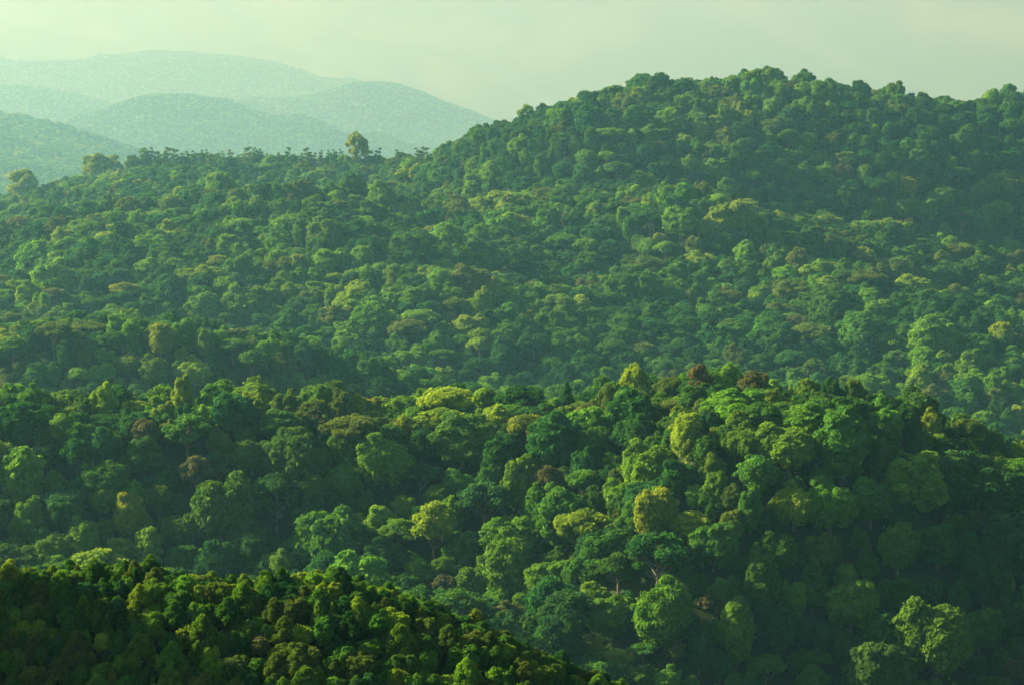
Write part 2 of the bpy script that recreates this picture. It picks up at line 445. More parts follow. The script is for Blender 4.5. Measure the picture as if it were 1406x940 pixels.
def trunk_arrays(rng, h, r, lobes, nlimb=5, fork=0.45):
    V, Q, nv = [], [], 0
    def add(pts, rr):
        nonlocal nv
        v, q = tube(pts, rr); V.append(v); Q.append(q + nv); nv += len(v)
    bend = rng.normal(size=2) * 0.04 * h
    P = [np.array([bend[0] * s * s, bend[1] * s * s, h * s]) for s in (-0.10, 0.0, 0.06, 0.3, 0.6, 0.85, 1.0)]
    add(P, [r * 1.5, r * 1.35, r, r * 0.85, r * 0.62, r * 0.35, r * 0.15])
    lob = np.asarray(lobes)
    order = rng.permutation(len(lob))[:nlimb]
    for k in order:
        s = rng.uniform(fork, fork + 0.3)
        a = np.array([bend[0] * s * s, bend[1] * s * s, h * s]); e = lob[k, :3]
        m = a * 0.5 + e * 0.5 + np.array([0, 0, -0.06 * h])
        add([a, m, e], [r * 0.5, r * 0.34, r * 0.1])
    return np.concatenate(V), np.concatenate(Q)

TEMPL = {}     # kind -> list of dict(crown mesh, trunk mesh, whole mesh, half width, height)
def template(kind, lobes, n, size, trunk, **kw):
    rng = trunk.pop('rng')
    v, f, a = crown_arrays(lobes, n, size, rng, **kw)
    tv, tq = trunk_arrays(rng, lobes=lobes, **trunk)
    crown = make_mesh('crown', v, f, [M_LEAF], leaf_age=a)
    tr = make_mesh('trunk', tv, tq, [M_BARK], smooth=True)
    nq, ntri = len(f[0]), len(f[1])
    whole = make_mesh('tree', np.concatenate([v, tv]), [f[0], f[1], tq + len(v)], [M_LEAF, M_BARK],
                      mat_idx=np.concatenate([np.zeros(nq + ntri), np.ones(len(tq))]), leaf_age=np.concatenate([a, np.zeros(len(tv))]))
    TEMPL.setdefault(kind, []).append(dict(crown=crown, trunk=tr, whole=whole,
        hw=float(np.percentile(np.hypot(v[:, 0], v[:, 1]), 97)), h=float(np.percentile(v[:, 2], 99.7)), z0=float(np.percentile(v[:, 2], 2))))

def make_templates():
    s = 100
    for k in range(5):        # broad billowing dome
        s += 1; g = np.random.RandomState(s)
        lb = lobes_dome(g, 7, 9.4 + g.rand() * 2.0, 1.4, 24 + k, zmin=-0.2, heads=2 + k % 3)
        template('dome', lb, 10500, 0.31, dict(rng=g, h=7.8, r=0.42))
    for k in range(4):        # tall oval crown with hanging lobes
        s += 1; g = np.random.RandomState(s)
        lb = lobes_dome(g, 5, 11.0, 1.2, 26, lr=(0.18, 0.34), zmin=-0.7, tall=1.4, heads=2, spread=0.3)
        template('oval', lb, 9500, 0.31, dict(rng=g, h=10.2, r=0.38), under=0.7)
    for k in range(3):        # flat umbrella: separate plates of foliage
        s += 1; g = np.random.RandomState(s); lb = []
        for d in fib_dirs(15, 0.05, g):
            r = g.uniform(1.8, 3.0); q = g.uniform(0.75, 1.05)
            lb.append([d[0] * 6.3 * q, d[1] * 6.3 * q, 8.0 + d[2] * 2.6 * q, r * 1.15, r * 1.15, r * 0.42])
        lb.append([0, 0, 8.4, 4.2, 4.2, 1.2])
        template('umbrella', lb, 4800, 0.42, dict(rng=g, h=8.6, r=0.36, nlimb=9, fork=0.3), core=0.78)
    for k in range(3):        # pointed, cone-like
        s += 1; g = np.random.RandomState(s); lb = []
        for i in range(26):
            q = (i + 0.5) / 26; ph = i * 2.4 + g.rand(); rr = 4.6 * (1 - q) ** 0.8
            r = 0.55 + 1.5 * (1 - q) + 0.3 * g.rand()
            lb.append([rr * 0.75 * math.cos(ph), rr * 0.75 * math.sin(ph), 2.5 + q * 11.5, r, r, r * 0.9])
        template('cone', lb, 5200, 0.38, dict(rng=g, h=13.5, r=0.35))
    for k in range(3):        # airy crown of separate clumps, limbs showing
        s += 1; g = np.random.RandomState(s); lb = []
        for d in fib_dirs(22, -0.35, g, 0.35):
            r = g.uniform(0.9, 1.7)
            lb.append([d[0] * 5.2 * g.uniform(.6, 1.05), d[1] * 5.2 * g.uniform(.6, 1.05), 8.6 + d[2] * 4.2, r * 1.2, r * 1.2, r * 0.8])
        template('airy', lb, 3600, 0.36, dict(rng=g, h=12, r=0.34, nlimb=18, fork=0.25), core=0.6, rough=0.9)
    for k in range(3):        # tall pine, bare lower trunk, layered top
        s += 1; g = np.random.RandomState(s); lb = []
        for i in range(13):
            q = (i + 0.5) / 13; ph = i * 2.4 + g.rand(); rr = 2.5 * (1 - 0.55 * q) * g.uniform(.3, 1.3)
            lb.append([rr * math.cos(ph) + g.normal() * .5, rr * math.sin(ph), 6.5 + q * 8.5 + g.normal() * .4, 1.3 - 0.5 * q, 1.3 - 0.5 * q, 0.42])
        template('pine', lb, 1500, 0.36, dict(rng=g, h=15, r=0.20, nlimb=12, fork=0.4), core=0.35, rough=1.0)
    for k in range(2):        # dead, leafless: pale stem and a few stubs, a last tuft of twigs
        s += 1; g = np.random.RandomState(s)
        lb = [[g.normal() * .7, g.normal() * .7, 6.5 + 1.1 * i, .35, .35, .25] for i in range(5)]
        template('snag', lb, 160, 0.2, dict(rng=g, h=12, r=0.30, nlimb=5, fork=0.45), core=0.3)
    for k in range(4):        # rounded shrub
        s += 1; g = np.random.RandomState(s)
        lb = lobes_dome(g, 2.0, 2.5 + g.rand() * .5, 0.2, 20, lr=(0.16, 0.30), zmin=-0.3, heads=2 + k % 2)
        template('shrub', lb, 6500, 0.115, dict(rng=g, h=2.6, r=0.10), under=0.6)
    for k in range(4):        # young pine with upright tufts
        s += 1; g = np.random.RandomState(s); lb = []
        for i in range(24):
            q = (i + 0.5) / 24; ph = i * 2.4 + g.rand(); rr = 1.55 * (1 - q) ** 0.7
            r = 0.26 + 0.30 * (1 - q) + 0.08 * g.rand()
            lb.append([rr * math.cos(ph), rr * math.sin(ph), 0.7 + q * 3.6 + 0.3 * g.rand(), r, r, r * 1.5])
        template('young_pine', lb, 5600, 0.15, dict(rng=g, h=4.2, r=0.11, nlimb=10, fork=0.2), core=0.7, rough=1.0, elong=3.0)
    for k in range(4):        # far-off crown
        s += 1; g = np.random.RandomState(s)
        lb = lobes_dome(g, 7, 9, 0.6, 9, lr=(0.35, 0.5), zmin=-0.1, heads=1)
        template('far', lb, 420, 1.3, dict(rng=g, h=9, r=0.4, nlimb=2), core_sub=0, core=0.9)
make_templates()
KINDS = list(TEMPL)
FLAT = [(k, i) for k in KINDS for i in range(len(TEMPL[k]))]
FIDX = {ki: n for n, ki in enumerate(FLAT)}

# base colours of the leaves, one per kind of tree
TINT = {
    'deep green':   (0.021, 0.074, 0.018),
    'mid green':    (0.040, 0.110, 0.019),
    'fresh green':  (0.072, 0.162, 0.020),
    'yellow-green': (0.118, 0.190, 0.022),
    'olive':        (0.060, 0.104, 0.022),
    'blue-green':   (0.023, 0.080, 0.028),
    'rust-brown':   (0.070, 0.072, 0.028),
    'grey-brown':   (0.066, 0.083, 0.040),
}

# ------------------------------------------------------------------ where the trees stand
TREES = []      # dict(x,y,z,kind,var,sx,sz,rot,tint,h,hw,zone)
rng = np.random.RandomState(11)
CELL = 16.0
class Hash:
    def __init__(s, cell): s.c = cell; s.d = {}
    def ok(s, x, y, r, f):
        cx, cy_ = int(x // s.c), int(y // s.c)
        for a in (-1, 0, 1):
            for b in (-1, 0, 1):
                for (px, py, pr) in s.d.get((cx + a, cy_ + b), ()):
                    if (px - x) ** 2 + (py - y) ** 2 < (f * (pr + r)) ** 2: return False
        return True
    def add(s, x, y, r): s.d.setdefault((int(x // s.c), int(y // s.c)), []).append((x, y, r))

CANOPY = {'near': 2.1, 'slope': 12.5, 'hills': 20.0, 'far': 17.0, 'mountain': 60.0}
def add_tree(x, y, kind, width, tint, zone, hfac=1.0, note=None, var=None, rot=None, even=False):
    k = rng.randint(len(TEMPL[kind])) if var is None else var
    T = TEMPL[kind][k]
    sx = width / 2 / T['hw']; sz = sx * hfac
    if even:           # crowns reach up to the common canopy
        sz = float(np.clip(CANOPY[zone] * hfac / T['h'], 0.8 * sx, 1.7 * sx))
    TREES.append(dict(x=x, y=y, kind=kind, var=k, sx=sx, sz=sz,
                      rot=rng.rand() * 6.283 if rot is None else rot, tint=tint, h=T['h'] * sz, hw=width / 2, zone=zone, note=note))

def pick(names, w):
    w = np.array(w, float); return names[int(rng.choice(len(names), p=w / w.sum()))]

def near_crest(x, y):
    t = t_of(x, y)
    for dc, wid in ((d8, 14), (far_of(const(1125)), 22), (far_of(const(1475)), 26)):
        if abs(y - np.interp(t, US, dc)) < wid: return True
    return False

def scatter(zone, d0, d1, classes, count, f, kinds, kw, tints, tw, cell, t0=-230, t1=1640, accept=None, squat=1.0):
    H = Hash(cell)
    for (x, y, r) in [(t['x'], t['y'], t['hw']) for t in TREES if d0 - 30 < t['y'] < d1 + 30]: H.add(x, y, r)
    for (r0, r1), n in zip(classes, count):
        yy = np.sqrt(rng.uniform(d0 * d0, d1 * d1, n)); tt = rng.uniform(t0, t1, n); xx = x_of(tt, yy); rr = rng.uniform(r0, r1, n)
        if accept is not None:
            m = accept(xx, yy, tt); xx, yy, rr, tt = xx[m], yy[m], rr[m], tt[m]
        patch = fbm(xx / 70, yy / 70, 2)
        for x, y, r, pa in zip(xx, yy, rr, patch):
            if not H.ok(x, y, r, f): continue
            H.add(x, y, r)
            w = np.array(tw, float)
            w[:3] *= np.exp(-3 * pa * np.array([1, 0.3, -0.6])); w[3:5] *= np.exp(2.5 * pa)
            if near_crest(x, y): w[3] *= 4; w[4] *= 4; w[2] *= 1.3
            kind = pick(kinds, kw)
            hf = (rng.uniform(0.7, 1.08) + (0.22 if rng.rand() < 0.04 else 0)) * squat
            add_tree(x, y, kind, 2 * r, pick(tints, w), zone, hf, even=True)

T_ALL = ['deep green', 'mid green', 'fresh green', 'yellow-green', 'olive', 'blue-green', 'rust-brown', 'grey-brown']

def visible_mask(x, y, lift, margin=60):
    """is a crown top at (x, y) seen over the ground nearer than it (with a margin in metres for other viewpoints)"""
    z = height(x, y) + lift
    vis = np.ones(len(x), bool)
    for s in np.linspace(0.12, 0.985, 70):
        zz = height(x * s, y * s, False)
        vis &= (z + margin * np.minimum(1, y / 4000)) * s > zz
    return vis

# trees one can pick out in the photograph: (column, row of the top, width in photo pixels, shape, leaf colour, height factor)
DG, MG, FG, YG, OL, BG, RU, GB = 'deep green', 'mid green', 'fresh green', 'yellow-green', 'olive', 'blue-green', 'rust-brown', 'grey-brown'
LAND = {
 'slope': ((585, 860), [
  (1037, 510, 44, 'airy', RU, 1, 'rust-brown crest tree'), (1003, 500, 54, 'dome', FG, 1), (1061, 534, 32, 'oval', YG, 0.9), (1091, 516, 24, 'dome', YG, 1), (1114, 514, 34, 'dome', YG, 1),
  (1142, 519, 44, 'dome', DG, 1), (1172, 519, 38, 'dome', OL, 1), (1108, 543, 60, 'umbrella', OL, 1), (1210, 540, 32, 'oval', FG, 0.9), (1205, 566, 66, 'dome', MG, 1.1),
  (1399, 585, 36, 'dome', YG, 1, 'yellow-green crest tree'), (1330, 573, 50, 'umbrella', OL, 1), (1278, 553, 40, 'dome', YG, 0.9), (1257, 604, 40, 'dome', DG, 1), (1140, 655, 80, 'dome', FG, 1),
  (1090, 667, 66, 'dome', YG, 1.1, 'bright spur-top tree'), (898, 672, 70, 'dome', YG, 1.1, 'bright spur-end tree'), (800, 702, 80, 'umbrella', YG, 1.2, 'flat-topped yellow-green spur tree'), (702, 728, 84, 'dome', FG, 1.1, 'broad fresh-green valley tree'), (760, 752, 50, 'dome', MG, 1),
  (682, 808, 42, 'dome', FG, 1), (726, 838, 30, 'dome', MG, 1), (717, 858, 42, 'dome', YG, 1), (815, 872, 34, 'oval', YG, 0.8), (841, 820, 66, 'dome', FG, 1.1), (915, 800, 88, 'dome', FG, 1.1, 'pale-topped bottom-centre tree'),
  (883, 888, 44, 'umbrella', MG, 1), (998, 792, 52, 'dome', MG, 1), (980, 812, 40, 'airy', GB, 1), (1012, 826, 60, 'oval', FG, 1, 'tall fresh-green foot tree'), (1038, 746, 34, 'cone', FG, 0.8), (1117, 766, 54, 'cone', MG, 0.85, 'teardrop-shaped tree'),
  (1045, 765, 62, 'oval', MG, 0.9), (1130, 730, 58, 'dome', OL, 1.2), (1190, 748, 42, 'cone', MG, 0.8), (1170, 800, 72, 'dome', FG, 1.1), (1205, 884, 112, 'dome', MG, 1, 'broad bottom-edge tree'), (1122, 894, 50, 'umbrella', MG, 1),
  (926, 885, 34, 'airy', OL, 1), (1063, 872, 40, 'oval', DG, 0.9), (914, 914, 52, 'dome', FG, 1), (1065, 823, 62, 'dome', BG, 1.1), (1233, 718, 78, 'dome', MG, 1, 'domed spur-flank tree'), (1334, 758, 32, 'oval', FG, 1), (1350, 750, 80, 'dome', DG, 1),
  (1285, 826, 110, 'dome', FG, 1, 'broad fresh-green spur-foot tree'), (1345, 832, 64, 'dome', MG, 1), (1290, 895, 30, 'airy', GB, 1), (1287, 792, 26, 'oval', DG, 1), (1320, 796, 40, 'oval', DG, 0.8), (1364, 790, 44, 'dome', OL, 1), (1395, 905, 42, 'airy', GB, 1, 'grey-brown corner tree'),
  (1350, 700, 9, 'snag', GB, 1.3, 'pale dead stem'), (943, 742, 8, 'snag', GB, 1.3), (982, 704, 8, 'snag', GB, 1.2), (12, 668, 9, 'snag', GB, 1.3), (983, 648, 34, 'oval', FG, 0.9), (1023, 583, 58, 'dome', FG, 1.1), (981, 622, 30, 'oval', FG, 1), (974, 645, 34, 'dome', OL, 1), (943, 570, 72, 'dome', YG, 1, 'sunlit spur-shoulder tree'), (892, 606, 76, 'dome', FG, 1.1), (850, 640, 38, 'oval', OL, 0.9),
  (873, 608, 26, 'cone', FG, 0.9), (925, 550, 54, 'umbrella', OL, 1), (820, 580, 62, 'dome', MG, 1), (872, 566, 72, 'dome', DG, 1), (1005, 667, 30, 'oval', OL, 1),
  (960, 487, 34, 'airy', RU, 1, 'small brown ridge tree'), (920, 497, 48, 'umbrella', OL, 1), (872, 500, 44, 'airy', YG, 1, 'see-through ridge tree'), (836, 507, 34, 'airy', OL, 1), (778, 516, 36, 'cone', DG, 0.75, 'lone conical ridge tree'),
  (612, 533, 76, 'umbrella', YG, 1.1, 'flat yellow-green ridge tree'), (665, 528, 48, 'umbrella', YG, 1), (759, 562, 92, 'dome', DG, 1, 'dark broad saddle tree'), (747, 616, 36, 'oval', OL, 0.9), (752, 640, 46, 'airy', GB, 1, 'grey-brown valley tree'), (686, 600, 66, 'dome', DG, 1),
  (635, 645, 48, 'dome', MG, 1), (608, 660, 62, 'dome', MG, 1), (595, 690, 64, 'airy', YG, 1.1, 'airy yellow-green hollow tree'), (635, 570, 86, 'oval', MG, 0.6), (829, 638, 40, 'dome', DG, 1),
  (37, 523, 42, 'dome', FG, 1), (91, 529, 26, 'dome', OL, 1), (140, 525, 38, 'oval', YG, 0.8), (251, 515, 32, 'oval', YG, 0.9, 'upright yellow-green ridge tree'), (187, 550, 48, 'umbrella', YG, 1, 'flat yellow-green left-slope tree'), (199, 575, 38, 'airy', GB, 1), (197, 602, 56, 'oval', MG, 0.7),
  (82, 568, 48, 'dome', FG, 1), (115, 580, 44, 'dome', MG, 1), (253, 556, 42, 'dome', MG, 1), (269, 626, 48, 'airy', GB, 1, 'twiggy grey-brown tree'), (28, 616, 66, 'oval', FG, 0.8, 'pale left-edge tree'), (303, 655, 94, 'dome', MG, 1.1, 'broad left-valley tree'),
  (147, 663, 54, 'dome', FG, 1), (140, 633, 76, 'dome', MG, 0.9), (218, 672, 44, 'airy', OL, 1), (389, 529, 40, 'dome', OL, 0.9, 'small dark domed ridge tree'), (492, 540, 30, 'oval', YG, 0.8), (518, 545, 44, 'dome', YG, 1), (478, 588, 56, 'dome', FG, 1),
  (525, 597, 88, 'dome', FG, 1, 'wide fresh-green slope tree'), (403, 592, 84, 'dome', MG, 1), (475, 631, 62, 'dome', MG, 1), (445, 698, 108, 'dome', MG, 0.9, 'widest valley-floor tree'), (522, 692, 48, 'dome', YG, 1.1), (500, 706, 42, 'dome', YG, 1), (470, 680, 48, 'dome', DG, 1),
  (555, 570, 26, 'airy', YG, 1.2), (539, 582, 48, 'dome', MG, 1), (480, 572, 82, 'umbrella', OL, 1, 'flat olive slope tree'), (430, 652, 54, 'dome', MG, 1), (345, 718, 64, 'dome', DG, 1), (558, 680, 42, 'dome', FG, 1),
  (165, 738, 56, 'dome', YG, 0.8), (70, 738, 62, 'dome', FG, 0.9), (20, 735, 44, 'dome', MG, 1), (250, 748, 52, 'dome', MG, 0.9), (380, 752, 58, 'dome', FG, 0.9), (570, 765, 52, 'oval', FG, 0.7), (610, 790, 40, 'airy', GB, 1)]),
 'hills': ((960, 2400), [
  (300, 238, 52, 'dome', FG, 1.4, 'fresh-green left-crest dome'), (460, 375, 30, 'umbrella', YG, 1), (280, 396, 58, 'dome', FG, 1, 'fresh-green left-valley dome'), (1255, 378, 62, 'dome', YG, 1, 'yellow-green right-fold tree'), (1228, 398, 42, 'dome', OL, 1), (1280, 432, 74, 'dome', FG, 1), (1265, 478, 48, 'dome', FG, 1),
  (580, 500, 52, 'dome', FG, 1), (610, 504, 40, 'dome', YG, 1), (672, 513, 40, 'dome', FG, 1, 'fresh-green valley-end dome'), (1000, 282, 66, 'dome', YG, 1), (870, 368, 92, 'dome', MG, 0.9, 'big mid-valley dome'), (560, 322, 62, 'dome', MG, 1, 'mid green centre dome'), (935, 283, 52, 'dome', FG, 1), (170, 388, 48, 'umbrella', YG, 1),
  (1140, 392, 88, 'dome', MG, 0.8, 'broad right-valley dome'), (1180, 432, 84, 'dome', MG, 0.9), (1110, 445, 70, 'umbrella', OL, 1), (325, 452, 44, 'dome', OL, 1), (205, 437, 46, 'dome', OL, 1), (120, 442, 60, 'umbrella', OL, 0.9, 'flat olive back-spur tree'), (40, 455, 40, 'dome', YG, 1)]),
 'ridge': ((2440, 3700), [
  (490, 182, 32, 'airy', YG, 1.2, 'tall back-ridge tree'), (1105, 97, 40, 'dome', MG, 1), (1055, 92, 26, 'airy', FG, 1), (1229, 113, 28, 'oval', FG, 0.8), (1182, 112, 32, 'dome', DG, 1), (880, 102, 44, 'dome', MG, 1), (1385, 114, 26, 'airy', MG, 1), (722, 144, 26, 'airy', FG, 1),
  (140, 212, 56, 'dome', YG, 1), (150, 240, 50, 'dome', FG, 0.9), (30, 235, 44, 'airy', YG, 1.2)]
  + [(u, 203 + (u * 37 % 11), 12 + (u * 29 % 9), 'pine', (MG, OL, FG, OL)[u % 4], 0.9) for u in (196, 209, 224, 240, 252, 268, 291, 306, 327, 341, 352, 358, 371, 396, 404, 431, 452, 468, 507, 520, 548, 575, 583, 201, 216, 231, 247, 260, 276, 284, 299, 317, 334, 347, 365, 384, 412, 421, 441, 460)]
  + [(u, 212 + (u * 17 % 6), 20 + (u * 13 % 9), ('dome', 'airy')[u % 2], (MG, OL, FG)[u % 3], 1) for u in range(184, 610, 17)]),
}
for zone, ((da, db), rows) in LAND.items():
    for row in rows:
        u, v, wpx, kind, tint, hf = row[:6]
        var = rng.randint(len(TEMPL[kind])); T = TEMPL[kind][var]
        d = np.linspace(da, db, 140)
        x = x_of(u, d); wm = wpx * d / F; h = T['h'] * hf * (1.15 if zone == 'slope' else 1.0) * wm / 2 / T['hw']
        uu, vv, fw = project(x, d, height(x, d) + h * 0.97)
        run = np.minimum.accumulate(np.concatenate([[1e9], vv[:-1] + 0.0]))
        err = np.abs(vv - v) + 0.012 * (d - da) / (db - da) + np.where(vv > run + 25, 60, 0)
        k = int(np.argmin(err))
        x2 = x[k] + (u - uu[k]) * fw[k] / F
        add_tree(float(x2), float(d[k]), kind, float(wm[k]), tint, 'hills' if zone == 'ridge' else zone, hf * (1.15 if zone == 'slope' else 1.0), note=(row[6] if len(row) > 6 else ''), var=var)
        short = (vv[k] - v) * fw[k] / F                # grown up to the height it reaches in the photograph
        if short > 0.3:
            g = min(1.5 if kind == 'airy' else 1.7, (h[k] + short) / h[k]); TREES[-1]['sz'] *= g; TREES[-1]['h'] *= g

TW = [4, 5.5, 3.6, 0.6, 1.0, 1.6, 0.0, 0.12]
scatter('near', 205, 250, [(1.15, 1.5), (0.8, 1.15), (0.5, 0.8)], [3000, 13000, 30000], 0.57, ['shrub', 'young_pine'], [6, 4],
        T_ALL, [5, 4, 1.5, 0.8, 1.4, 0.6, 0.0, 0.1], 3.5, t0=-900)
scatter('slope', 545, 900, [(7.0, 8.8), (5.0, 7.0), (3.4, 5.0)], [2500, 14000, 26000], 0.72,
        ['dome', 'oval', 'umbrella', 'airy'], [6, 4, 0.6, 1.6], T_ALL, TW, 20.0)
scatter('hills', 940, 1480, [(7, 9), (5.5, 7), (4, 5.5)], [3000, 14000, 24000], 0.73,
        ['dome', 'oval', 'umbrella', 'airy'], [7, 1.4, 1.2, 0.3], T_ALL, TW, 22.0, accept=lambda x, y, t: visible_mask(x, y, 16), squat=0.75)
scatter('hills', 1480, 3700, [(10.5, 14), (8, 10.5), (5.8, 8)], [7000, 36000, 60000], 0.73,
        ['dome', 'oval', 'umbrella', 'airy'], [7, 1.2, 1.2, 0.3], T_ALL, TW, 28.0,
        accept=lambda x, y, t: visible_mask(x, y, 16))
scatter('far', 6500, 26000, [(13, 18), (8, 12)], [12000, 560000], 0.52, ['far'], [1], T_ALL, [3, 6, 3, 0.3, 0.5, 1, 0, 0], 37.0, t0=-230, t1=1640,
        accept=lambda x, y, t: visible_mask(x, y, 12, 30))
_z = height([t['x'] for t in TREES], [t['y'] for t in TREES])
for t, zz in zip(TREES, _z): t['z'] = float(zz) - 0.15 * t['sz']
xyz = np.array([(t['x'], t['y'], t['z']) for t in TREES]); hh = np.array([t['h'] for t in TREES]); hw = np.array([t['hw'] for t in TREES])
U, VT, FW = project(xyz[:, 0], xyz[:, 1], xyz[:, 2] + hh)
VB = project(xyz[:, 0], xyz[:, 1], xyz[:, 2] + 0.1 * hh)[1]
drop = set()
for n, t in enumerate(TREES):
    if t['note'] is None: continue
    wn = hw[n] * F / FW[n]
    lim = VT[n] + 0.42 * (VB[n] - VT[n])
    big = 1.0 if t['note'] else 0.0
    near = np.where((FW < FW[n] - 1) & (FW > FW[n] - 80 - 60 * big) & (np.abs(U - U[n]) < (0.62 + 0.2 * big) * (wn + hw * F / FW) ) & (VT < lim))[0]
    for m in near:
        if TREES[m]['note'] is not None: continue
        f = (VB[m] - lim) / (VB[m] - VT[m])
        if f < 0.5: drop.add(int(m))
        else:
            f = max(f, 0.5); TREES[m]['sz'] *= f; TREES[m]['h'] *= f; VT[m] = lim
TREES = [t for n, t in enumerate(TREES) if n not in drop]
# low growth in every gap that is left
n0 = len(TREES)
scatter('slope', 545, 900, [(2.4, 3.6)], [40000], 0.66, ['dome', 'oval'], [3, 1], T_ALL, TW, 12.0, squat=0.6)
scatter('hills', 940, 1480, [(3.0, 4.2)], [30000], 0.66, ['dome'], [1], T_ALL, TW, 12.0, squat=0.42, accept=lambda x, y, t: visible_mask(x, y, 10, 20))
scatter('hills', 1480, 3700, [(4.6, 6.4)], [70000], 0.68, ['dome'], [1], T_ALL, TW, 28.0, squat=0.55, accept=lambda x, y, t: visible_mask(x, y, 12, 20))
_z = height([t['x'] for t in TREES[n0:]], [t['y'] for t in TREES[n0:]])
for t, zz in zip(TREES[n0:], _z): t['z'] = float(zz) - 0.15 * t['sz']
from collections import Counter
print('TREES', Counter(t['zone'] for t in TREES))

# ------------------------------------------------------------------ the forest: everything that is not an individual tree
def build_forest(name, trees, label):
    n = len(trees)
    me = bpy.data.meshes.new(name)
    me.vertices.add(n)
    me.vertices.foreach_set('co', np.array([(t['x'], t['y'], t['z']) for t in trees], np.float32).reshape(-1))
    def attr(nm, ty, key, arr):
        a = me.attributes.new(nm, ty, 'POINT'); a.data.foreach_set(key, arr)
    attr('variety', 'INT', 'value', np.array([FIDX[(t['kind'], t['var'])] for t in trees], np.int32))
    attr('tint', 'FLOAT_VECTOR', 'vector', np.array([t['rgb'] for t in trees], np.float32).reshape(-1))
    attr('size', 'FLOAT_VECTOR', 'vector', np.array([(t['sx'], t['sx'], t['sz']) for t in trees], np.float32).reshape(-1))
    attr('turn', 'FLOAT_VECTOR', 'vector', np.array([(0, 0, t['rot']) for t in trees], np.float32).reshape(-1))
    o = bpy.data.objects.new(name, me); COL.objects.link(o)
    o['kind'] = 'stuff'; o['label'] = label; o['category'] = 'forest'
    ng = bpy.data.node_groups.new(name + '_trees', 'GeometryNodeTree')
    ng.interface.new_socket('Geometry', in_out='INPUT', socket_type='NodeSocketGeometry')
    ng.interface.new_socket('Geometry', in_out='OUTPUT', socket_type='NodeSocketGeometry')
    N, Lk = ng.nodes, ng.links
    gi, go = N.new('NodeGroupInput'), N.new('NodeGroupOutput')
    join = N.new('GeometryNodeJoinGeometry')
    def named(nm, ty):
        a = N.new('GeometryNodeInputNamedAttribute'); a.data_type = ty; a.inputs['Name'].default_value = nm
        return a.outputs['Attribute']
    var, size, turn = named('variety', 'INT'), named('size', 'FLOAT_VECTOR'), named('turn', 'FLOAT_VECTOR')
    e2r = N.new('FunctionNodeEulerToRotation'); Lk.new(turn, e2r.inputs[0])
    used = sorted({FIDX[(t['kind'], t['var'])] for t in trees})
    for k in used:
        kind, i = FLAT[k]
        T = TEMPL[kind][i]
        if 'source' not in T:
            T['source'] = bpy.data.objects.new('tree_shape', T['whole'])      # never linked to the scene
        oi = N.new('GeometryNodeObjectInfo'); oi.inputs['Object'].default_value = T['source']; oi.inputs['As Instance'].default_value = True
        cmp_ = N.new('FunctionNodeCompare'); cmp_.data_type = 'INT'; cmp_.operation = 'EQUAL'
        ia = [s for s in cmp_.inputs if s.type == 'INT']
        Lk.new(var, ia[0]); ia[1].default_value = k
        ip = N.new('GeometryNodeInstanceOnPoints')
        Lk.new(gi.outputs[0], ip.inputs['Points']); Lk.new(cmp_.outputs[0], ip.inputs['Selection'])
        Lk.new(oi.outputs['Geometry'], ip.inputs['Instance'])
        Lk.new(e2r.outputs[0], ip.inputs['Rotation']); Lk.new(size, ip.inputs['Scale'])
        Lk.new(ip.outputs[0], join.inputs[0])
    Lk.new(join.outputs[0], go.inputs[0])
    md = o.modifiers.new('trees', 'NODES'); md.node_group = ng
    return o

tr2 = np.random.RandomState(3)
for t in TREES:
    c = np.array(TINT[t['tint']]) * tr2.uniform(0.85, 1.15) * (1 + 0.06 * tr2.normal(size=3))
    t['rgb'] = tuple(np.clip(c, 0.005, 0.3))

# ------------------------------------------------------------------ which trees show largest
def visible_area():
    """rough picture of which crown is in front where (half photo size), far trees first"""
    ids = np.full((470, 703), -1, np.int32)
    P = np.array([(t['x'], t['y'], t['z'] + 0.55 * t['h']) for t in TREES])
    u, v, fw = project(P[:, 0], P[:, 1], P[:, 2])
    for n in np.argsort(-fw):
        t = TREES[n]
        t['u'], t['v'] = float(u[n]), float(v[n])
        a = t['hw'] * F / fw[n] / 2; b = 0.46 * t['h'] * F / fw[n] / 2
        cx, cy_ = u[n] / 2, v[n] / 2
        x0, x1, y0, y1 = int(max(0, cx - a)), int(min(702, cx + a)) + 1, int(max(0, cy_ - b)), int(min(469, cy_ + b)) + 1
        if x1 <= x0 or y1 <= y0: continue
        yy, xx = np.mgrid[y0:y1, x0:x1]
        m = ((xx - cx) / max(a, .5)) ** 2 + ((yy - cy_) / max(b, .5)) ** 2 <= 1
        ids[y0:y1, x0:x1][m] = n
    return np.bincount(ids[ids >= 0], minlength=len(TREES))
AREA = visible_area()
for t, a in zip(TREES, AREA): t['area'] = int(a)
inview = [t for t in TREES if t['area'] > 0 and t['zone'] in ('near', 'slope', 'hills')]
is_shrub = lambda t: t['zone'] == 'near'
def largest(group, n): return sorted(group, key=lambda t: -t['area'])[:n]
single = largest([t for t in inview if not is_shrub(t)], 300) + largest([t for t in inview if is_shrub(t) and t['area'] > 12], 300)
single += [t for t in inview if t['note'] and t['area'] > 3 and not any(t is q for q in single)]
for t in TREES: t['single'] = False
for t in single: t['single'] = True

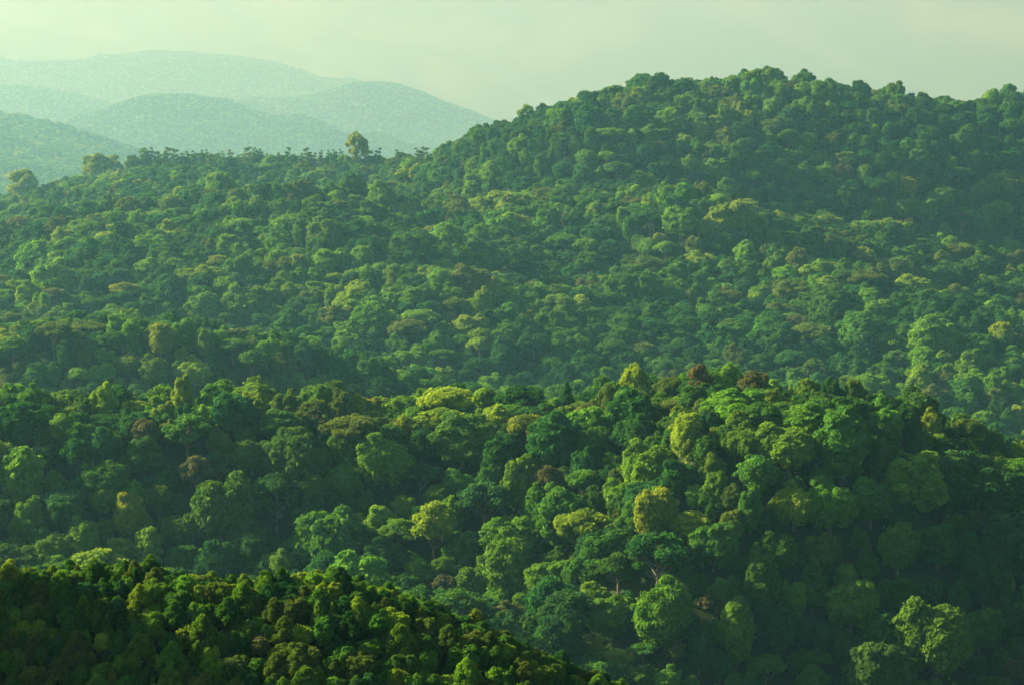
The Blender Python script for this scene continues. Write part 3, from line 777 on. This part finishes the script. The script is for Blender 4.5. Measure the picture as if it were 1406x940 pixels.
# ------------------------------------------------------------------ labels: look, then the way from a tree that is easy to find
SHAPE = {'dome': 'broad domed', 'oval': 'tall rounded', 'umbrella': 'flat-topped', 'cone': 'pointed', 'snag': 'dead bare-stemmed', 'airy': 'thin airy', 'pine': 'slim layered',
         'shrub': 'rounded', 'young_pine': 'tufted'}
NOUN = {'pine': 'pine', 'shrub': 'shrub', 'young_pine': 'young pine'}
DIRS = ['right of', 'upper right of', 'above', 'upper left of', 'left of', 'lower left of', 'below', 'lower right of']
ORD = ['nearest', 'second', 'third', 'fourth', 'fifth', 'sixth', 'seventh', 'eighth', 'ninth', 'tenth', 'eleventh', 'twelfth', 'thirteenth', 'fourteenth']
ANCHOR = [t for t in single if t['note']]
near_single = [t for t in single if is_shrub(t)]

def write_labels():
    seen = [t for t in inview if t['area'] >= 6]
    for t in single: t['best'] = None
    for a in ANCHOR + NEAR_ANCHOR:
        look = {}
        for t in seen:
            if t is a or is_shrub(t) != is_shrub(a): continue
            du, dv = t['u'] - a['u'], a['v'] - t['v']
            k = int(round(math.atan2(dv, du) / (math.pi / 4))) % 8
            look.setdefault((t['tint'], t['kind'], k), []).append((math.hypot(du, dv), id(t), t))
        for key, rows in look.items():
            rows.sort(key=lambda r: r[:2])
            for n, (dist, _, t) in enumerate(rows[:14]):
                if not t['single']: continue
                score = n * 60 + dist
                if t['best'] is None or score < t['best'][0]: t['best'] = (score, n, key[2], a)
    for t in single:
        noun = NOUN.get(t['kind'], 'tree')
        if t['note']:
            t['label'] = t['anchor_label']; continue
        if t['best'] is None:
            t['label'] = f"{t['tint']} {SHAPE[t['kind']]} {noun} among its neighbours"; continue
        _, n, k, a = t['best']
        t['label'] = f"{t['tint']} {SHAPE[t['kind']]} {noun}, {ORD[n]} such one {DIRS[k]} the {a['note']}"
        if len(t['label'].split()) > 16: t['label'] = t['label'].replace('such one', 'such')
        if len(t['label'].split()) > 16: t['label'] = t['label'].replace(' broad', '', 1)

# shrubs on the near hill that are easy to find: extremes of its outline and its largest bushes
NEAR_ANCHOR = []
def near_mark(note, label, key, pool):
    c = [t for t in pool if not t['note']]
    if not c: return
    t = max(c, key=key); t['note'] = note; t['anchor_label'] = f"{t['tint']} {SHAPE[t['kind']]} {NOUN[t['kind']]}, {label}"; NEAR_ANCHOR.append(t)
_sh = [t for t in near_single if 30 < t['u'] < 1376 and t['v'] < 915]
near_mark('largest near-hill bush', 'largest of all on the dark near hill', lambda t: t['area'], _sh)
for lo, hi, nm in ((0, 140, 'far-left'), (140, 280, 'left-hand'), (280, 420, 'mid-left'), (420, 560, 'middle'), (560, 700, 'right-slope'), (700, 880, 'lowest right')):
    pool = [t for t in _sh if lo < t['u'] < hi]
    near_mark(f'{nm} crest bush', f"highest on the near hill's {nm} crest line", lambda t: -t['v'], pool)
    near_mark(f'big {nm} bush', f"biggest in the {nm} part of the near hill", lambda t: t['area'] - 3 * max(0, 815 - t['v']), pool)
ANCHOR_LABEL = {
    'rust-brown crest tree': "thin rust-brown tree on the crest of the right-hand hill",
    'yellow-green crest tree': "yellow-green domed tree at the far-right end of the near crest line",
    'bright spur-top tree': "bright yellow-green domed tree halfway down the right-hand hill's middle spur",
    'broad fresh-green valley tree': "broad fresh-green domed tree in the gully left of the right-hand hill",
    'pale-topped bottom-centre tree': "broad fresh-green tree near bottom centre, right of where the near hill ends",
    'teardrop-shaped tree': "mid green tree with a pointed teardrop crown low on the right-hand hill",
    'broad bottom-edge tree': "broad mid green tree at the bottom edge, right below the teardrop-shaped tree",
    'broad fresh-green spur-foot tree': "very broad fresh-green tree at the foot of the right-hand hill, biggest there",
    'grey-brown corner tree': "thin grey-brown tree in the bottom right corner",
    'sunlit spur-shoulder tree': "yellow-green domed tree high on the right-hand hill's left shoulder",
    'small brown ridge tree': "small thin brown tree on the ridge just left of the right-hand hill's crest",
    'see-through ridge tree': "airy yellow-green tree with a see-through crown on the saddle ridge",
    'lone conical ridge tree': "lone dark conical tree standing up from the middle ridge line",
    'flat yellow-green ridge tree': "wide flat-topped yellow-green tree on the middle ridge, left of the conical tree",
    'grey-brown valley tree': "thin grey-brown tree in the hollow below the conical ridge tree",
    'upright yellow-green ridge tree': "small upright yellow-green tree on the left part of the middle ridge",
    'twiggy grey-brown tree': "twiggy grey-brown tree midway down the left slope",
    'pale left-edge tree': "tall fresh-green tree at the left edge of the left slope",
    'broad left-valley tree': "broad mid green dome low on the left slope above the near hill",
    'small dark domed ridge tree': "small olive dome on the crest of the middle ridge, left half",
    'wide fresh-green slope tree': "wide fresh-green dome in the middle of the left slope",
    'widest valley-floor tree': "widest mid green dome just above the near hill's crest",
    'pale dead stem': "pale bare dead stem on the shaded right flank",
    'domed spur-flank tree': "broad mid green dome on the right flank of the right-hand hill's spur",
    'flat-topped yellow-green spur tree': "flat-topped yellow-green tree low on the right-hand hill's left spur",
    'bright spur-end tree': "bright yellow-green dome on the lit left face of the right-hand hill",
    'dark broad saddle tree': "dark green broad dome just below the conical tree's ridge",
    'airy yellow-green hollow tree': "airy yellow-green tree in the hollow right of the left slope",
    'flat yellow-green left-slope tree': "flat-topped yellow-green tree high on the left slope",
    'tall fresh-green foot tree': "tall fresh-green tree left of and below the teardrop-shaped tree",
    'flat olive slope tree': "wide flat-topped olive tree high on the middle of the left slope",
    'flat olive back-spur tree': "flat-topped olive tree on the crest of the left back spur",
    'yellow-green right-fold tree': "yellow-green dome on the fold above the right-hand hill",
    'big mid-valley dome': "big mid green dome in the valley behind the middle ridge",
    'tall back-ridge tree': "tall yellow-green tree rising above the far-left back ridge",
    'broad right-valley dome': "broad mid green dome on the back hillside above the rust-brown crest tree",
    'fresh-green left-crest dome': "fresh-green dome rising on the second ridge at upper left",
    'fresh-green left-valley dome': "fresh-green dome on the back hillside above the left back spur",
    'mid green centre dome': "mid green dome near the middle of the big back hillside",
    'fresh-green valley-end dome': "fresh-green dome where the left back spur runs out into the valley",
}
for t in ANCHOR: t['anchor_label'] = ANCHOR_LABEL[t['note']]
write_labels()

GROUPS = {'near': 'shrubs and young pines on the dark near hill', 'slope': 'trees on the wooded slope and spur', 'hills': 'trees on the hills behind the valley'}
NAMES = {'pine': 'pine_tree', 'snag': 'dead_tree', 'shrub': 'shrub', 'young_pine': 'young_pine'}
def plant_single(t):
    """one tree: an Empty at its foot carrying a trunk and a crown"""
    T = TEMPL[t['kind']][t['var']]
    if 'crown_ob' not in T:
        T['crown_ob'] = bpy.data.objects.new('crown', T['crown']); T['trunk_ob'] = bpy.data.objects.new('trunk', T['trunk'])
        crown, trunk = T['crown_ob'], T['trunk_ob']
    else:
        crown, trunk = T['crown_ob'].copy(), T['trunk_ob'].copy()
    root = bpy.data.objects.new(NAMES.get(t['kind'], 'broadleaf_tree'), None)
    root.empty_display_size = 1
    root.location = (t['x'], t['y'], t['z']); root.rotation_euler = (0, 0, t['rot']); root.scale = (t['sx'], t['sx'], t['sz'])
    root['label'] = t['label']; root['category'] = {'shrub': 'shrub', 'young_pine': 'young pine', 'pine': 'pine tree'}.get(t['kind'], 'tree')
    root['group'] = GROUPS[t['zone']]
    for o in (root, crown, trunk): COL.objects.link(o)
    crown.parent = root; trunk.parent = root
    crown['tint'] = t['rgb']
for t in single: plant_single(t)
rest = [t for t in TREES if not t['single']]
build_forest('forest', [t for t in rest if t['zone'] in ('slope', 'hills')], 'dense green broadleaf forest covering the hillsides')
build_forest('undergrowth', [t for t in rest if t['zone'] == 'near'], 'low scrub filling the gaps on the dark near hill')
build_forest('distant_forest', [t for t in rest if t['zone'] in ('far', 'mountain')], 'pale hazy woods covering the far-off hills')
print('SINGLE', Counter((is_shrub(t), t['kind']) for t in single), min(t['area'] for t in single), len(set(t['label'] for t in single)))
